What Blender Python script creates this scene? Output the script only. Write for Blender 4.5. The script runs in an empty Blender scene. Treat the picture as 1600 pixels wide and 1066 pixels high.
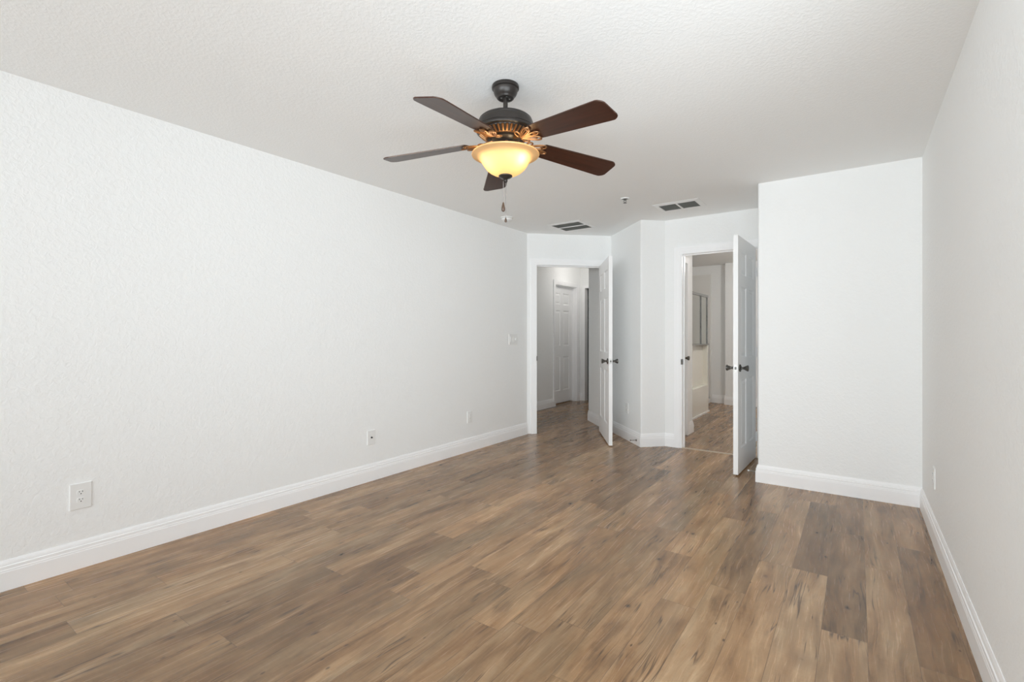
import bpy, bmesh, math, random
from math import sin, cos, pi, radians as R, sqrt
from mathutils import Vector, Matrix

scene = bpy.context.scene
col = scene.collection

# ------------------------------------------------------------------ camera
cam_data = bpy.data.cameras.new('camera')
cam = bpy.data.objects.new('camera', cam_data)
col.objects.link(cam)
cam_data.sensor_width = 36.0
cam_data.lens = 757.1 / 1600 * 36.0
cam_data.shift_y = -9.15 / 1600
cam_data.clip_start = 0.02
cam.location = (0, 0, 1.20)
cam.rotation_euler = (pi / 2, 0, 0.6185)
scene.camera = cam

# ------------------------------------------------------------------ world, daylight, exposure
world = bpy.data.worlds.new('world')
scene.world = world
world.use_nodes = True
bg = world.node_tree.nodes['Background']
bg.inputs[0].default_value = (0.86, 0.93, 1.0, 1)
bg.inputs[1].default_value = 1.0

def area(name, loc, rot, sx, sy, power, color, spread=180):
    d = bpy.data.lights.new(name, 'AREA')
    d.shape = 'RECTANGLE'; d.size = sx; d.size_y = sy
    d.energy = power; d.color = color; d.spread = R(spread)
    o = bpy.data.objects.new(name, d); col.objects.link(o)
    o.location = loc; o.rotation_euler = rot
    return o
# daylight entering through two windows behind the camera; the one beside it is added fill
area('daylight_and_fill', (-2.10, -3.62, 1.30), (R(106), 0, R(-27)), 1.7, 1.9, 58, (0.862, 0.943, 0.99), 120)
area('daylight_and_fill', (-0.40, -3.62, 1.30), (R(112), 0, R(16)), 1.1, 1.9, 48, (0.862, 0.943, 0.99), 120)
area('daylight_and_fill', (0.53, 0.45, 1.30), (R(99), 0, R(36)), 2.2, 1.8, 36, (0.862, 0.943, 0.99), 112)  # added side fill, aimed at the far left corner

vs = scene.view_settings
vs.view_transform = 'Standard'
vs.look = 'None'
vs.gamma = 1.0
vs.use_curve_mapping = False
vs.exposure = 0.0
scene.display_settings.display_device = 'sRGB'
scene.cycles.max_bounces = 14
scene.cycles.diffuse_bounces = 10
scene.cycles.transmission_bounces = 8
scene.cycles.caustics_reflective = False
scene.cycles.caustics_refractive = False

# ------------------------------------------------------------------ materials
def new_mat(name):
    m = bpy.data.materials.new(name); m.use_nodes = True
    return m, m.node_tree, m.node_tree.nodes['Principled BSDF']

def plain(name, color, rough=0.5, metal=0.0, spec=0.5, coat=0.0):
    m, nt, b = new_mat(name)
    b.inputs['Base Color'].default_value = (*color, 1)
    b.inputs['Roughness'].default_value = rough
    b.inputs['Metallic'].default_value = metal
    b.inputs['Specular IOR Level'].default_value = spec
    b.inputs['Coat Weight'].default_value = coat
    # faint, barely seen unevenness so no surface is perfectly uniform
    tc = nt.nodes.new('ShaderNodeTexCoord')
    n = nt.nodes.new('ShaderNodeTexNoise'); n.inputs['Scale'].default_value = 40
    mr = nt.nodes.new('ShaderNodeMapRange')
    mr.inputs[3].default_value = max(0.02, rough - 0.04); mr.inputs[4].default_value = min(1, rough + 0.04)
    nt.links.new(tc.outputs['Object'], n.inputs['Vector'])
    nt.links.new(n.outputs['Fac'], mr.inputs[0])
    nt.links.new(mr.outputs[0], b.inputs['Roughness'])
    return m

def paint(name, color, tex=0.0, scale=55, rough=0.75, spec=0.3):
    m, nt, b = new_mat(name)
    b.inputs['Base Color'].default_value = (*color, 1)
    b.inputs['Roughness'].default_value = rough
    b.inputs['Specular IOR Level'].default_value = spec
    if tex:
        tc = nt.nodes.new('ShaderNodeTexCoord')
        n = nt.nodes.new('ShaderNodeTexNoise')
        n.inputs['Scale'].default_value = scale; n.inputs['Detail'].default_value = 3
        n.inputs['Roughness'].default_value = 0.55; n.inputs['Distortion'].default_value = 0.6
        rp = nt.nodes.new('ShaderNodeValToRGB')
        rp.color_ramp.elements[0].position = 0.42; rp.color_ramp.elements[1].position = 0.62
        bp = nt.nodes.new('ShaderNodeBump')
        bp.inputs['Strength'].default_value = tex; bp.inputs['Distance'].default_value = 0.004
        nt.links.new(tc.outputs['Object'], n.inputs['Vector'])
        nt.links.new(n.outputs['Fac'], rp.inputs[0])
        nt.links.new(rp.outputs[0], bp.inputs['Height'])
        nt.links.new(bp.outputs[0], b.inputs['Normal'])
    return m

M = {}
M['wall'] = paint('wall_paint', (0.90, 0.905, 0.90), 0.22, 44)
M['ceiling'] = paint('ceiling_paint', (0.90, 0.905, 0.90), 0.16, 66, 0.85, 0.2)
M['trim'] = paint('trim_paint', (0.95, 0.95, 0.955), 0, rough=0.35, spec=0.4)
M['door'] = paint('door_paint', (0.93, 0.93, 0.93), 0, rough=0.38, spec=0.4)
M['plastic'] = plain('white_plastic', (0.84, 0.84, 0.83), 0.35)
M['slot'] = plain('dark_slot', (0.02, 0.02, 0.02), 0.6)
M['bronze'] = plain('dark_bronze', (0.030, 0.025, 0.022), 0.34, 0.3, 0.5)
M['gold'] = plain('antique_bronze', (0.30, 0.150, 0.065), 0.36, 0.85)
M['nickel'] = plain('antique_nickel', (0.13, 0.125, 0.115), 0.28, 0.9)
M['chrome'] = plain('chrome', (0.36, 0.35, 0.34), 0.25, 1.0)
M['latch'] = plain('brushed_steel', (0.45, 0.44, 0.42), 0.35, 0.9)
M['chain'] = plain('chain_metal', (0.30, 0.28, 0.26), 0.35, 0.8)
M['fob'] = plain('fob_wood', (0.085, 0.05, 0.032), 0.4)
M['void'] = plain('vent_shadow', (0.07, 0.07, 0.066), 0.9)
M['louver'] = plain('vent_metal', (0.40, 0.40, 0.375), 0.6)
M['cream'] = plain('cream_fibreglass', (0.80, 0.78, 0.71), 0.25)
M['surround'] = plain('pale_surround', (0.80, 0.79, 0.765), 0.35)
M['room_shade'] = plain('painted_room_shade', (0.03, 0.03, 0.03), 0.9)  # near-black wall colour stands in for the lack of light
M['strip'] = plain('threshold_strip', (0.55, 0.46, 0.36), 0.4)

def glass_mat():
    m, nt, b = new_mat('shower_glass')
    b.inputs['Base Color'].default_value = (0.88, 0.90, 0.89, 1)
    b.inputs['Roughness'].default_value = 0.08
    b.inputs['Transmission Weight'].default_value = 1.0
    b.inputs['IOR'].default_value = 1.05
    return m
M['glass'] = glass_mat()

def lamp_glass(name, color, emit):
    m, nt, b = new_mat(name)
    out = nt.nodes['Material Output']
    tr = nt.nodes.new('ShaderNodeBsdfTranslucent'); tr.inputs[0].default_value = (*color, 1)
    df = nt.nodes.new('ShaderNodeBsdfDiffuse'); df.inputs[0].default_value = (*[c * 0.9 for c in color], 1)
    gl = nt.nodes.new('ShaderNodeBsdfGlossy'); gl.inputs['Roughness'].default_value = 0.25
    mx = nt.nodes.new('ShaderNodeMixShader'); mx.inputs[0].default_value = 0.4
    m2 = nt.nodes.new('ShaderNodeMixShader'); m2.inputs[0].default_value = 0.04
    # marbled alabaster tint
    tc = nt.nodes.new('ShaderNodeTexCoord'); n = nt.nodes.new('ShaderNodeTexNoise')
    n.inputs['Scale'].default_value = 9; n.inputs['Detail'].default_value = 4
    rp = nt.nodes.new('ShaderNodeValToRGB')
    rp.color_ramp.elements[0].color = (*[c * 0.93 for c in color], 1)
    rp.color_ramp.elements[1].color = (*[min(1, c * 1.04) for c in color], 1)
    nt.links.new(tc.outputs['Object'], n.inputs['Vector']); nt.links.new(n.outputs['Fac'], rp.inputs[0])
    nt.links.new(rp.outputs[0], tr.inputs[0])
    nt.links.new(tr.outputs[0], mx.inputs[1]); nt.links.new(df.outputs[0], mx.inputs[2])
    nt.links.new(mx.outputs[0], m2.inputs[1]); nt.links.new(gl.outputs[0], m2.inputs[2])
    nt.links.new(m2.outputs[0], out.inputs[0])
    return m
M['bowl'] = lamp_glass('amber_alabaster_glass', (0.93, 0.62, 0.32), 0)
M['opal'] = lamp_glass('opal_glass', (0.95, 0.93, 0.88), 0)

def emit_mat(name, color, s):
    m, nt, b = new_mat(name)
    b.inputs['Emission Color'].default_value = (*color, 1); b.inputs['Emission Strength'].default_value = s
    return m
M['bulb'] = emit_mat('lit_bulb', (1.0, 0.80, 0.52), 23)

def blade_mat():
    m, nt, b = new_mat('dark_mahogany')
    N, L = nt.nodes, nt.links
    tc = N.new('ShaderNodeTexCoord'); mp = N.new('ShaderNodeMapping')
    mp.inputs['Scale'].default_value = (3, 60, 10)
    n = N.new('ShaderNodeTexNoise'); n.inputs['Scale'].default_value = 1.0; n.inputs['Detail'].default_value = 5
    rp = N.new('ShaderNodeValToRGB')
    rp.color_ramp.elements[0].position = 0.3; rp.color_ramp.elements[0].color = (0.018, 0.0055, 0.0035, 1)
    rp.color_ramp.elements[1].position = 0.75; rp.color_ramp.elements[1].color = (0.060, 0.0165, 0.009, 1)
    L.new(tc.outputs['Object'], mp.inputs[0]); L.new(mp.outputs[0], n.inputs['Vector'])
    L.new(n.outputs['Fac'], rp.inputs[0]); L.new(rp.outputs[0], b.inputs['Base Color'])
    b.inputs['Roughness'].default_value = 0.33
    b.inputs['Specular IOR Level'].default_value = 0.7
    b.inputs['Specular Tint'].default_value = (1.0, 0.86, 0.74, 1)
    return m
M['blade'] = blade_mat()

def floor_mat():
    m, nt, b = new_mat('wood_plank_floor')
    N, L = nt.nodes, nt.links
    W, LEN = 0.152, 1.22
    def math_(op, a, bb=None):
        n = N.new('ShaderNodeMath'); n.operation = op
        for k, v in enumerate((a, bb)):
            if v is None: continue
            if isinstance(v, (int, float)): n.inputs[k].default_value = v
            else: L.new(v, n.inputs[k])
        return n.outputs[0]
    def comb(x, y, z):
        n = N.new('ShaderNodeCombineXYZ')
        for k, v in enumerate((x, y, z)):
            if isinstance(v, (int, float)): n.inputs[k].default_value = v
            else: L.new(v, n.inputs[k])
        return n.outputs[0]
    def ramp(fac, stops, interp='LINEAR'):
        n = N.new('ShaderNodeValToRGB'); cr = n.color_ramp; cr.interpolation = interp
        while len(cr.elements) < len(stops): cr.elements.new(0.5)
        for e, (p, c) in zip(cr.elements, stops):
            e.position = p
            e.color = (*c, 1) if isinstance(c, tuple) else (c, c, c, 1)
        L.new(fac, n.inputs[0]); return n.outputs[0]
    def mix(fac, a, c, mode='MIX'):
        n = N.new('ShaderNodeMix'); n.data_type = 'RGBA'; n.blend_type = mode
        for s, v in ((0, fac), (6, a), (7, c)):
            if isinstance(v, (int, float)): n.inputs[s].default_value = v
            elif isinstance(v, tuple): n.inputs[s].default_value = (*v, 1)
            else: L.new(v, n.inputs[s])
        return n.outputs[2]
    def noise(vec, scale, detail=3, rough=0.5, dist=0.0):
        n = N.new('ShaderNodeTexNoise'); L.new(vec, n.inputs['Vector'])
        n.inputs['Scale'].default_value = scale; n.inputs['Detail'].default_value = detail
        n.inputs['Roughness'].default_value = rough; n.inputs['Distortion'].default_value = dist
        return n.outputs['Fac']
    tc = N.new('ShaderNodeTexCoord'); sp = N.new('ShaderNodeSeparateXYZ')
    L.new(tc.outputs['Object'], sp.inputs[0])
    X = math_('ADD', sp.outputs[0], 20.03); Y = math_('ADD', sp.outputs[1], 20.0)
    i = math_('FLOOR', math_('DIVIDE', X, W))
    wn1 = N.new('ShaderNodeTexWhiteNoise'); wn1.noise_dimensions = '1D'; L.new(i, wn1.inputs['W'])
    yo = math_('ADD', Y, math_('MULTIPLY', wn1.outputs['Value'], LEN))
    j = math_('FLOOR', math_('DIVIDE', yo, LEN))
    wn = N.new('ShaderNodeTexWhiteNoise'); wn.noise_dimensions = '2D'; L.new(comb(i, j, 0), wn.inputs['Vector'])
    rs = N.new('ShaderNodeSeparateXYZ'); L.new(wn.outputs['Color'], rs.inputs[0])
    r1, r2, r3 = rs.outputs
    u = math_('FRACT', math_('DIVIDE', X, W)); v = math_('FRACT', math_('DIVIDE', yo, LEN))
    off = math_('MULTIPLY', r2, 37.0)
    # coordinates that restart on every plank
    px = math_('ADD', X, off); py = math_('ADD', Y, math_('MULTIPLY', r3, 53.0))
    warp = noise(comb(math_('MULTIPLY', px, 5), math_('MULTIPLY', py, 1.5), off), 1.0, 2)
    pxw = math_('ADD', px, math_('MULTIPLY', math_('SUBTRACT', warp, 0.5), 0.085))
    # base: soft streaks of tan, brown and grey
    streak = noise(comb(math_('MULTIPLY', pxw, 16), math_('MULTIPLY', py, 2.1), off), 1.0, 6, 0.62, 0.35)
    streak = math_('ADD', math_('ADD', math_('MULTIPLY', math_('SUBTRACT', streak, 0.5), 0.85), 0.5), math_('MULTIPLY', math_('SUBTRACT', r2, 0.5), 0.13))
    base = ramp(streak, [(0.28, (0.120, 0.073, 0.041)), (0.42, (0.262, 0.163, 0.091)),
                         (0.55, (0.352, 0.233, 0.139)), (0.70, (0.470, 0.345, 0.228))])
    grey = noise(comb(math_('MULTIPLY', px, 8), math_('MULTIPLY', py, 1.7), math_('ADD', off, 9)), 1.0, 3, 0.5)
    base = mix(math_('MULTIPLY', ramp(grey, [(0.48, 0.0), (0.66, 1.0)]), 0.45), base, (0.235, 0.180, 0.118))
    # per-plank tone
    tone = ramp(r1, [(0.0, (0.70, 0.69, 0.68)), (0.35, (0.94, 0.93, 0.91)), (0.7, (1.05, 1.05, 1.05)), (1.0, (1.26, 1.25, 1.23))])
    base = mix(1.0, base, tone, 'MULTIPLY')
    warm = ramp(r3, [(0.0, (1.02, 0.98, 0.93)), (0.6, (1.0, 1.0, 0.98)), (1.0, (0.97, 1.0, 1.02))])
    base = mix(1.0, base, warm, 'MULTIPLY')
    # smoky dark patches
    smoke = noise(comb(math_('MULTIPLY', pxw, 11), math_('MULTIPLY', py, 2.6), math_('ADD', off, 3)), 1.0, 5, 0.6)
    base = mix(math_('MULTIPLY', ramp(smoke, [(0.57, 0.0), (0.74, 1.0)]), 0.62), base, (0.105, 0.070, 0.048))
    # fine grain and cross saw marks
    fine = noise(comb(math_('MULTIPLY', pxw, 105), math_('MULTIPLY', py, 3.2), off), 1.0, 3, 0.6)
    base = mix(1.0, base, ramp(fine, [(0.3, 0.86), (0.7, 1.07)]), 'MULTIPLY')
    saw = noise(comb(math_('MULTIPLY', px, 12), math_('MULTIPLY', py, 110), off), 1.0, 2, 0.5)
    base = mix(1.0, base, ramp(saw, [(0.35, 0.975), (0.65, 1.02)]), 'MULTIPLY')
    # knots
    vo = N.new('ShaderNodeTexVoronoi'); vo.inputs['Scale'].default_value = 1.0; vo.inputs['Randomness'].default_value = 1.0
    wob = noise(comb(math_('MULTIPLY', px, 45), math_('MULTIPLY', py, 30), off), 1.0, 2)
    L.new(comb(math_('ADD', math_('MULTIPLY', pxw, 6.0), math_('MULTIPLY', wob, 0.10)),
               math_('ADD', math_('MULTIPLY', py, 3.4), math_('MULTIPLY', wob, 0.10)), off), vo.inputs['Vector'])
    vs_ = N.new('ShaderNodeSeparateXYZ'); L.new(vo.outputs['Color'], vs_.inputs[0])
    d = vo.outputs['Distance']
    has = ramp(vs_.outputs[0], [(0.20, 0.0), (0.24, 1.0)])
    core = ramp(d, [(0.03, 1.0), (0.085, 0.0)])
    halo = ramp(d, [(0.05, 1.0), (0.30, 0.0)])
    base = mix(math_('MULTIPLY', math_('MULTIPLY', halo, has), 0.42), base, (0.130, 0.076, 0.044))
    base = mix(math_('MULTIPLY', math_('MULTIPLY', core, has), 0.9), base, (0.045, 0.032, 0.024))
    # small dark pin knots
    v2 = N.new('ShaderNodeTexVoronoi'); v2.inputs['Scale'].default_value = 1.0
    L.new(comb(math_('MULTIPLY', pxw, 17), math_('MULTIPLY', py, 9), off), v2.inputs['Vector'])
    s2 = N.new('ShaderNodeSeparateXYZ'); L.new(v2.outputs['Color'], s2.inputs[0])
    pin = math_('MULTIPLY', ramp(v2.outputs['Distance'], [(0.05, 1.0), (0.11, 0.0)]), ramp(s2.outputs[1], [(0.80, 0.0), (0.82, 1.0)]))
    base = mix(math_('MULTIPLY', pin, 0.8), base, (0.060, 0.040, 0.028))
    # drying cracks
    ck = noise(comb(math_('MULTIPLY', pxw, 26), math_('MULTIPLY', py, 1.1), math_('ADD', off, 5)), 1.0, 2, 0.5)
    line = ramp(math_('ABSOLUTE', math_('SUBTRACT', ck, 0.5)), [(0.0, 1.0), (0.022, 0.0)])
    gate = noise(comb(math_('MULTIPLY', px, 9), math_('MULTIPLY', py, 3.4), math_('ADD', off, 11)), 1.0, 2)
    base = mix(math_('MULTIPLY', math_('MULTIPLY', line, ramp(gate, [(0.50, 0.0), (0.60, 1.0)])), 0.85), base, (0.055, 0.038, 0.028))
    # plank joints
    eu = math_('MULTIPLY', math_('MINIMUM', u, math_('SUBTRACT', 1.0, u)), W)
    ev = math_('MULTIPLY', math_('MINIMUM', v, math_('SUBTRACT', 1.0, v)), LEN)
    e = math_('MINIMUM', eu, ev)
    joint = ramp(math_('MULTIPLY', e, 100), [(0.05, 1.0), (0.14, 0.0)])
    base = mix(math_('MULTIPLY', joint, 0.7), base, (0.085, 0.056, 0.038))
    base = mix(1.0, base, (1.055, 0.978, 0.885), 'MULTIPLY')
    L.new(base, b.inputs['Base Color'])
    rough = ramp(fine, [(0.2, 0.24), (0.8, 0.29)])
    L.new(rough, b.inputs['Roughness'])
    b.inputs['Specular IOR Level'].default_value = 0.5
    bp = N.new('ShaderNodeBump'); bp.inputs['Strength'].default_value = 0.12; bp.inputs['Distance'].default_value = 0.002
    hh = math_('MULTIPLY', joint, -1.0)
    L.new(hh, bp.inputs['Height']); L.new(bp.outputs[0], b.inputs['Normal'])
    return m
M['floor'] = floor_mat()

# ------------------------------------------------------------------ mesh helpers
def link(name, bm, mat, parent=None, loc=(0, 0, 0), smooth=False):
    me = bpy.data.meshes.new(name)
    bmesh.ops.recalc_face_normals(bm, faces=bm.faces[:])
    bm.to_mesh(me); bm.free()
    mats = mat if isinstance(mat, (list, tuple)) else [mat]
    for mm in mats: me.materials.append(mm)
    if smooth:
        for p in me.polygons: p.use_smooth = True
        try: me.set_sharp_from_angle(angle=R(35))
        except Exception: pass
    o = bpy.data.objects.new(name, me); col.objects.link(o)
    o.location = loc
    if parent: o.parent = parent
    return o

def empty(name, loc, rot=(0, 0, 0)):
    o = bpy.data.objects.new(name, None); col.objects.link(o)
    o.location = loc; o.rotation_euler = rot; o.empty_display_size = 0.1
    return o

def tag(o, label, cat, group=None, kind=None):
    o['label'] = label; o['category'] = cat
    if group: o['group'] = group
    if kind: o['kind'] = kind
    return o

def box(bm, x0, x1, y0, y1, z0, z1):
    vs_ = [bm.verts.new(c) for c in ((x0, y0, z0), (x1, y0, z0), (x1, y1, z0), (x0, y1, z0),
                                    (x0, y0, z1), (x1, y0, z1), (x1, y1, z1), (x0, y1, z1))]
    for f in ((0, 1, 2, 3), (4, 5, 6, 7), (0, 1, 5, 4), (1, 2, 6, 5), (2, 3, 7, 6), (3, 0, 4, 7)):
        bm.faces.new([vs_[k] for k in f])
    return vs_

def bevel_all(bm, w, seg=2):
    bmesh.ops.bevel(bm, geom=bm.edges[:], offset=w, segments=seg, affect='EDGES', profile=0.6)

def prism(bm, pts, z0, z1):
    lo = [bm.verts.new((x, y, z0)) for x, y in pts]; hi = [bm.verts.new((x, y, z1)) for x, y in pts]
    n = len(pts)
    bm.faces.new(lo); bm.faces.new(hi)
    for k in range(n): bm.faces.new((lo[k], lo[(k + 1) % n], hi[(k + 1) % n], hi[k]))

def lathe(bm, prof, seg=48, cx=0, cy=0, cz=0, axis='Z', cap=True):
    rings = []
    for r, h in prof:
        ring = []
        for k in range(seg):
            a = 2 * pi * k / seg
            p = (r * cos(a), r * sin(a), h)
            if axis == 'Y': p = (p[0], p[2], p[1])
            if axis == 'X': p = (p[2], p[0], p[1])
            ring.append(bm.verts.new((p[0] + cx, p[1] + cy, p[2] + cz)))
        rings.append(ring)
    for a, b_ in zip(rings, rings[1:]):
        for k in range(seg): bm.faces.new((a[k], a[(k + 1) % seg], b_[(k + 1) % seg], b_[k]))
    if cap:
        bm.faces.new(rings[0]); bm.faces.new(rings[-1])

def tube(bm, pts, r, seg=8, flat=1.0):
    pts = [Vector(p) for p in pts]
    rings = []
    prev = None
    for k, p in enumerate(pts):
        t = (pts[min(k + 1, len(pts) - 1)] - pts[max(k - 1, 0)]).normalized()
        up = prev if prev is not None else (Vector((0, 0, 1)) if abs(t.z) < 0.9 else Vector((1, 0, 0)))
        n = (up - t * up.dot(t)).normalized(); prev = n
        s = t.cross(n)
        rr = r[k] if isinstance(r, (list, tuple)) else r
        rings.append([bm.verts.new(p + (n * cos(2 * pi * q / seg) * flat + s * sin(2 * pi * q / seg)) * rr) for q in range(seg)])
    for a, b_ in zip(rings, rings[1:]):
        for q in range(seg): bm.faces.new((a[q], a[(q + 1) % seg], b_[(q + 1) % seg], b_[q]))
    bm.faces.new(rings[0]); bm.faces.new(rings[-1])

def round_corner(p_prev, p, p_next, r, n=5):
    p_prev, p, p_next = map(Vector, (p_prev, p, p_next))
    a = (p_prev - p).normalized(); c = (p_next - p).normalized()
    ang = a.angle(c); t = r / math.tan(ang / 2)
    s, e = p + a * t, p + c * t
    out = []
    for k in range(n + 1):
        w = k / n
        q = (s * (1 - w) + p * w) * (1 - w) + (p * (1 - w) + e * w) * w
        out.append((q.x, q.y))
    return out

def structure(o, label=None, cat=None):
    o['kind'] = 'structure'
    if label: o['label'] = label
    if cat: o['category'] = cat
    return o

# ------------------------------------------------------------------ the plan
H = 2.44
XL, XR = -3.267, 0.371
YBACK = -3.4
A = Vector((XL, 4.906))
DIA = Vector((1, 1)).normalized(); OUT = Vector((-1, 1)).normalized()
T = 0.115
def dia(s, o=0.0): return A + DIA * s + OUT * o
B = Vector((-2.509, 5.664)); D = Vector((-1.89, 5.045)); E_ = Vector((-1.695, 5.24))
YE = 5.24
XB, YB = -0.66, 4.3985
OPA = (0.122, 0.964)            # bedroom doorway along the diagonal wall
OPB = (-1.512, -0.790)          # bathroom doorway in x
HD = 2.058
P1, P2 = Vector((-2.613, 5.722)), Vector((-3.088, 6.197))

# floor and ceiling
bm = bmesh.new(); box(bm, -4.8, 0.75, YBACK - 0.15, 10.0, -0.1, 0.0)
structure(link('floor', bm, M['floor']), 'brown rustic wood plank floor running through room and doorways', 'floor')
bm = bmesh.new(); box(bm, -4.8, 0.75, YBACK - 0.15, 10.0, H, H + 0.1)
structure(link('ceiling', bm, M['ceiling']), 'white lightly textured flat ceiling', 'ceiling')

# walls of the room
bm = bmesh.new(); box(bm, XL - T, XL, YBACK, A.y, 0, H)
prism(bm, [(XL, A.y), (XL - T, A.y), tuple(dia(0, T))], 0, H)
structure(link('wall_left', bm, M['wall']), 'long white textured wall on the left', 'wall')
bm = bmesh.new()
j = 0.02
prism(bm, [tuple(dia(0)), tuple(dia(OPA[0] - j)), tuple(dia(OPA[0] - j, T)), tuple(dia(0, T))], 0, H)
prism(bm, [tuple(dia(OPA[1] + j)), tuple(B), tuple(P1), tuple(dia(OPA[1] + j, T))], 0, H)
prism(bm, [tuple(dia(OPA[0] - j)), tuple(dia(OPA[1] + j)), tuple(dia(OPA[1] + j, T)), tuple(dia(OPA[0] - j, T))], HD + j, H)
structure(link('wall_entry', bm, M['wall']), 'slanted white wall around the hallway doorway', 'wall')
bm = bmesh.new()
pts = [tuple(B)] + round_corner(B, D, E_, 0.02) + [tuple(E_), (-1.695, YE + T), (-1.775, YE + T), (-1.775, 6.2), (-3.0, 6.2), tuple(P2 + Vector((0.02, 0.0)))] + round_corner((-3.0, 6.2), P2, P1, 0.012) + [tuple(P1)]
prism(bm, pts, 0, H)
structure(link('wall_centre', bm, M['wall']), 'white angled wall between the two doorways', 'wall')
bm = bmesh.new()
box(bm, E_.x, OPB[0] - j, YE, YE + T, 0, H)
box(bm, OPB[1] + j, 0.6, YE, YE + T, 0, H)
box(bm, OPB[0] - j, OPB[1] + j, YE, YE + T, HD + j, H)
structure(link('wall_far', bm, M['wall']), 'white far wall around the bathroom doorway', 'wall')
bm = bmesh.new()
pts = [(XR, YB), (XR, YE), (XB, YE)] + round_corner((XB, YE), (XB, YB), (XR, YB), 0.016)
prism(bm, pts, 0, H)
structure(link('wall_closet', bm, M['wall']), 'white boxed-out wall right of the bathroom doorway', 'wall')
bm = bmesh.new()
WR = (-0.70, 1.60)  # opening for the added side fill
box(bm, XR, XR + T, YBACK, WR[0], 0, H); box(bm, XR, XR + T, WR[1], YE, 0, H)
box(bm, XR, XR + T, WR[0], WR[1], 0, .35); box(bm, XR, XR + T, WR[0], WR[1], 2.28, H)
structure(link('wall_right', bm, M['wall']), 'white wall along the right side', 'wall')
bm = bmesh.new()
wins = [(-3.0, -1.2), (-1.0, 0.2)]
xs = [XL - T, -2.9, -1.2, -1.0, 0.1, XR + T]
for a_, b_ in ((XL - T, -3.0), (-1.2, -1.0), (0.2, XR + T)): box(bm, a_, b_, YBACK - T, YBACK, 0, H)
for a_, b_ in wins:
    box(bm, a_, b_, YBACK - T, YBACK, 0, 0.35); box(bm, a_, b_, YBACK - T, YBACK, 2.28, H)
structure(link('wall_back', bm, M['wall']), 'white wall with two windows behind the viewer', 'wall')
for k, (a_, b_) in enumerate(wins):
    bm = bmesh.new()
    for bb in ((a_, a_ + .05, .35, 2.28), (b_ - .05, b_, .35, 2.28), (a_ + .05, b_ - .05, .35, .40), (a_ + .05, b_ - .05, 2.23, 2.28),
               (a_ + .05, b_ - .05, 1.29, 1.33)):
        box(bm, bb[0], bb[1], YBACK - .08, YBACK - .03, bb[2], bb[3])
    structure(link('window_%d' % (k + 1), bm, M['trim']), 'white framed sash window in the back wall, number %s from the left' % ('one', 'two')[k], 'window')

bm = bmesh.new()  # unseen window frame, added around the side fill light
for bb in ((WR[0], WR[0] + .05, .35, 2.28), (WR[1] - .05, WR[1], .35, 2.28), (WR[0] + .05, WR[1] - .05, .35, .40), (WR[0] + .05, WR[1] - .05, 2.23, 2.28), (.43, .47, .40, 2.23)):
    box(bm, XR + .03, XR + .08, bb[0], bb[1], bb[2], bb[3])
structure(link('window_3', bm, M['trim']), 'white framed window added in the right wall for fill light', 'window')

# hall and bathroom shells
XH = -4.15
bm = bmesh.new()
DG = (7.10, 7.86)
box(bm, XH - 0.13, XH, 4.4, DG[0] - j, 0, H); box(bm, XH - 0.13, XH, DG[1] + j, 8.0, 0, H)
box(bm, XH - 0.13, XH, DG[0] - j, DG[1] + j, HD + j, H)
box(bm, XH - 0.30, XH - 0.14, 4.4, 8.0, 0, H)
structure(link('wall_hall_left', bm, M['wall']), 'white hallway wall seen through the left doorway', 'wall')
bm = bmesh.new()
box(bm, XH - 0.3, XL - T, 4.3, 4.4, 0, H)
structure(link('wall_hall_end', bm, M['wall']), 'white end wall of the hallway', 'wall')
bm = bmesh.new()
OPH = (-4.05, -3.25)
box(bm, XH - 0.3, OPH[0], 8.0, 8.1, 0, H); box(bm, OPH[0], OPH[1], 8.0, 8.1, HD, H); box(bm, OPH[1], -3.0, 8.0, 8.1, 0, H)
structure(link('wall_hall_far', bm, M['wall']), 'far hallway wall with an unlit opening', 'wall')
bm = bmesh.new(); box(bm, -3.085, -3.0, 6.2, 8.0, 0, H)
structure(link('wall_hall_right', bm, M['wall']), 'right wall of the hallway', 'wall')
bm = bmesh.new()
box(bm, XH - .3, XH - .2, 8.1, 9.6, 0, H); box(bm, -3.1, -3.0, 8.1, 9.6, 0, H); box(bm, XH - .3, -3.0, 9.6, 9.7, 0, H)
structure(link('wall_unlit_room', bm, M['room_shade']), 'room beyond the hallway, its shade put into black walls', 'wall')
bm = bmesh.new()
LB = (5.42, 5.95)
XW = -1.665
box(bm, XW - .11, XW, YE + T, LB[0], 0, H); box(bm, XW - .11, XW, LB[1], 6.2, 0, H); box(bm, XW - .11, XW, LB[0], LB[1], HD, H)
structure(link('wall_bath_left', bm, M['wall']), 'white bathroom wall left of its doorway', 'wall')
bm = bmesh.new()
box(bm, -3.0, 0.6, 9.1, 9.2, 0, H); box(bm, -1.85, 0.6, 8.95, 9.1, 0, H)
structure(link('wall_bath_far', bm, M['wall']), 'far wall of the bathroom', 'wall')
bm = bmesh.new(); box(bm, 0.6, 0.7, YE, 9.2, 0, H)
structure(link('wall_bath_right', bm, M['wall']), 'right wall of the bathroom', 'wall')
bm = bmesh.new(); box(bm, -3.0, -2.9, 6.2, 9.1, 0, H)
structure(link('wall_bath_shower', bm, M['wall']), 'wall behind the shower', 'wall')

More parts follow.
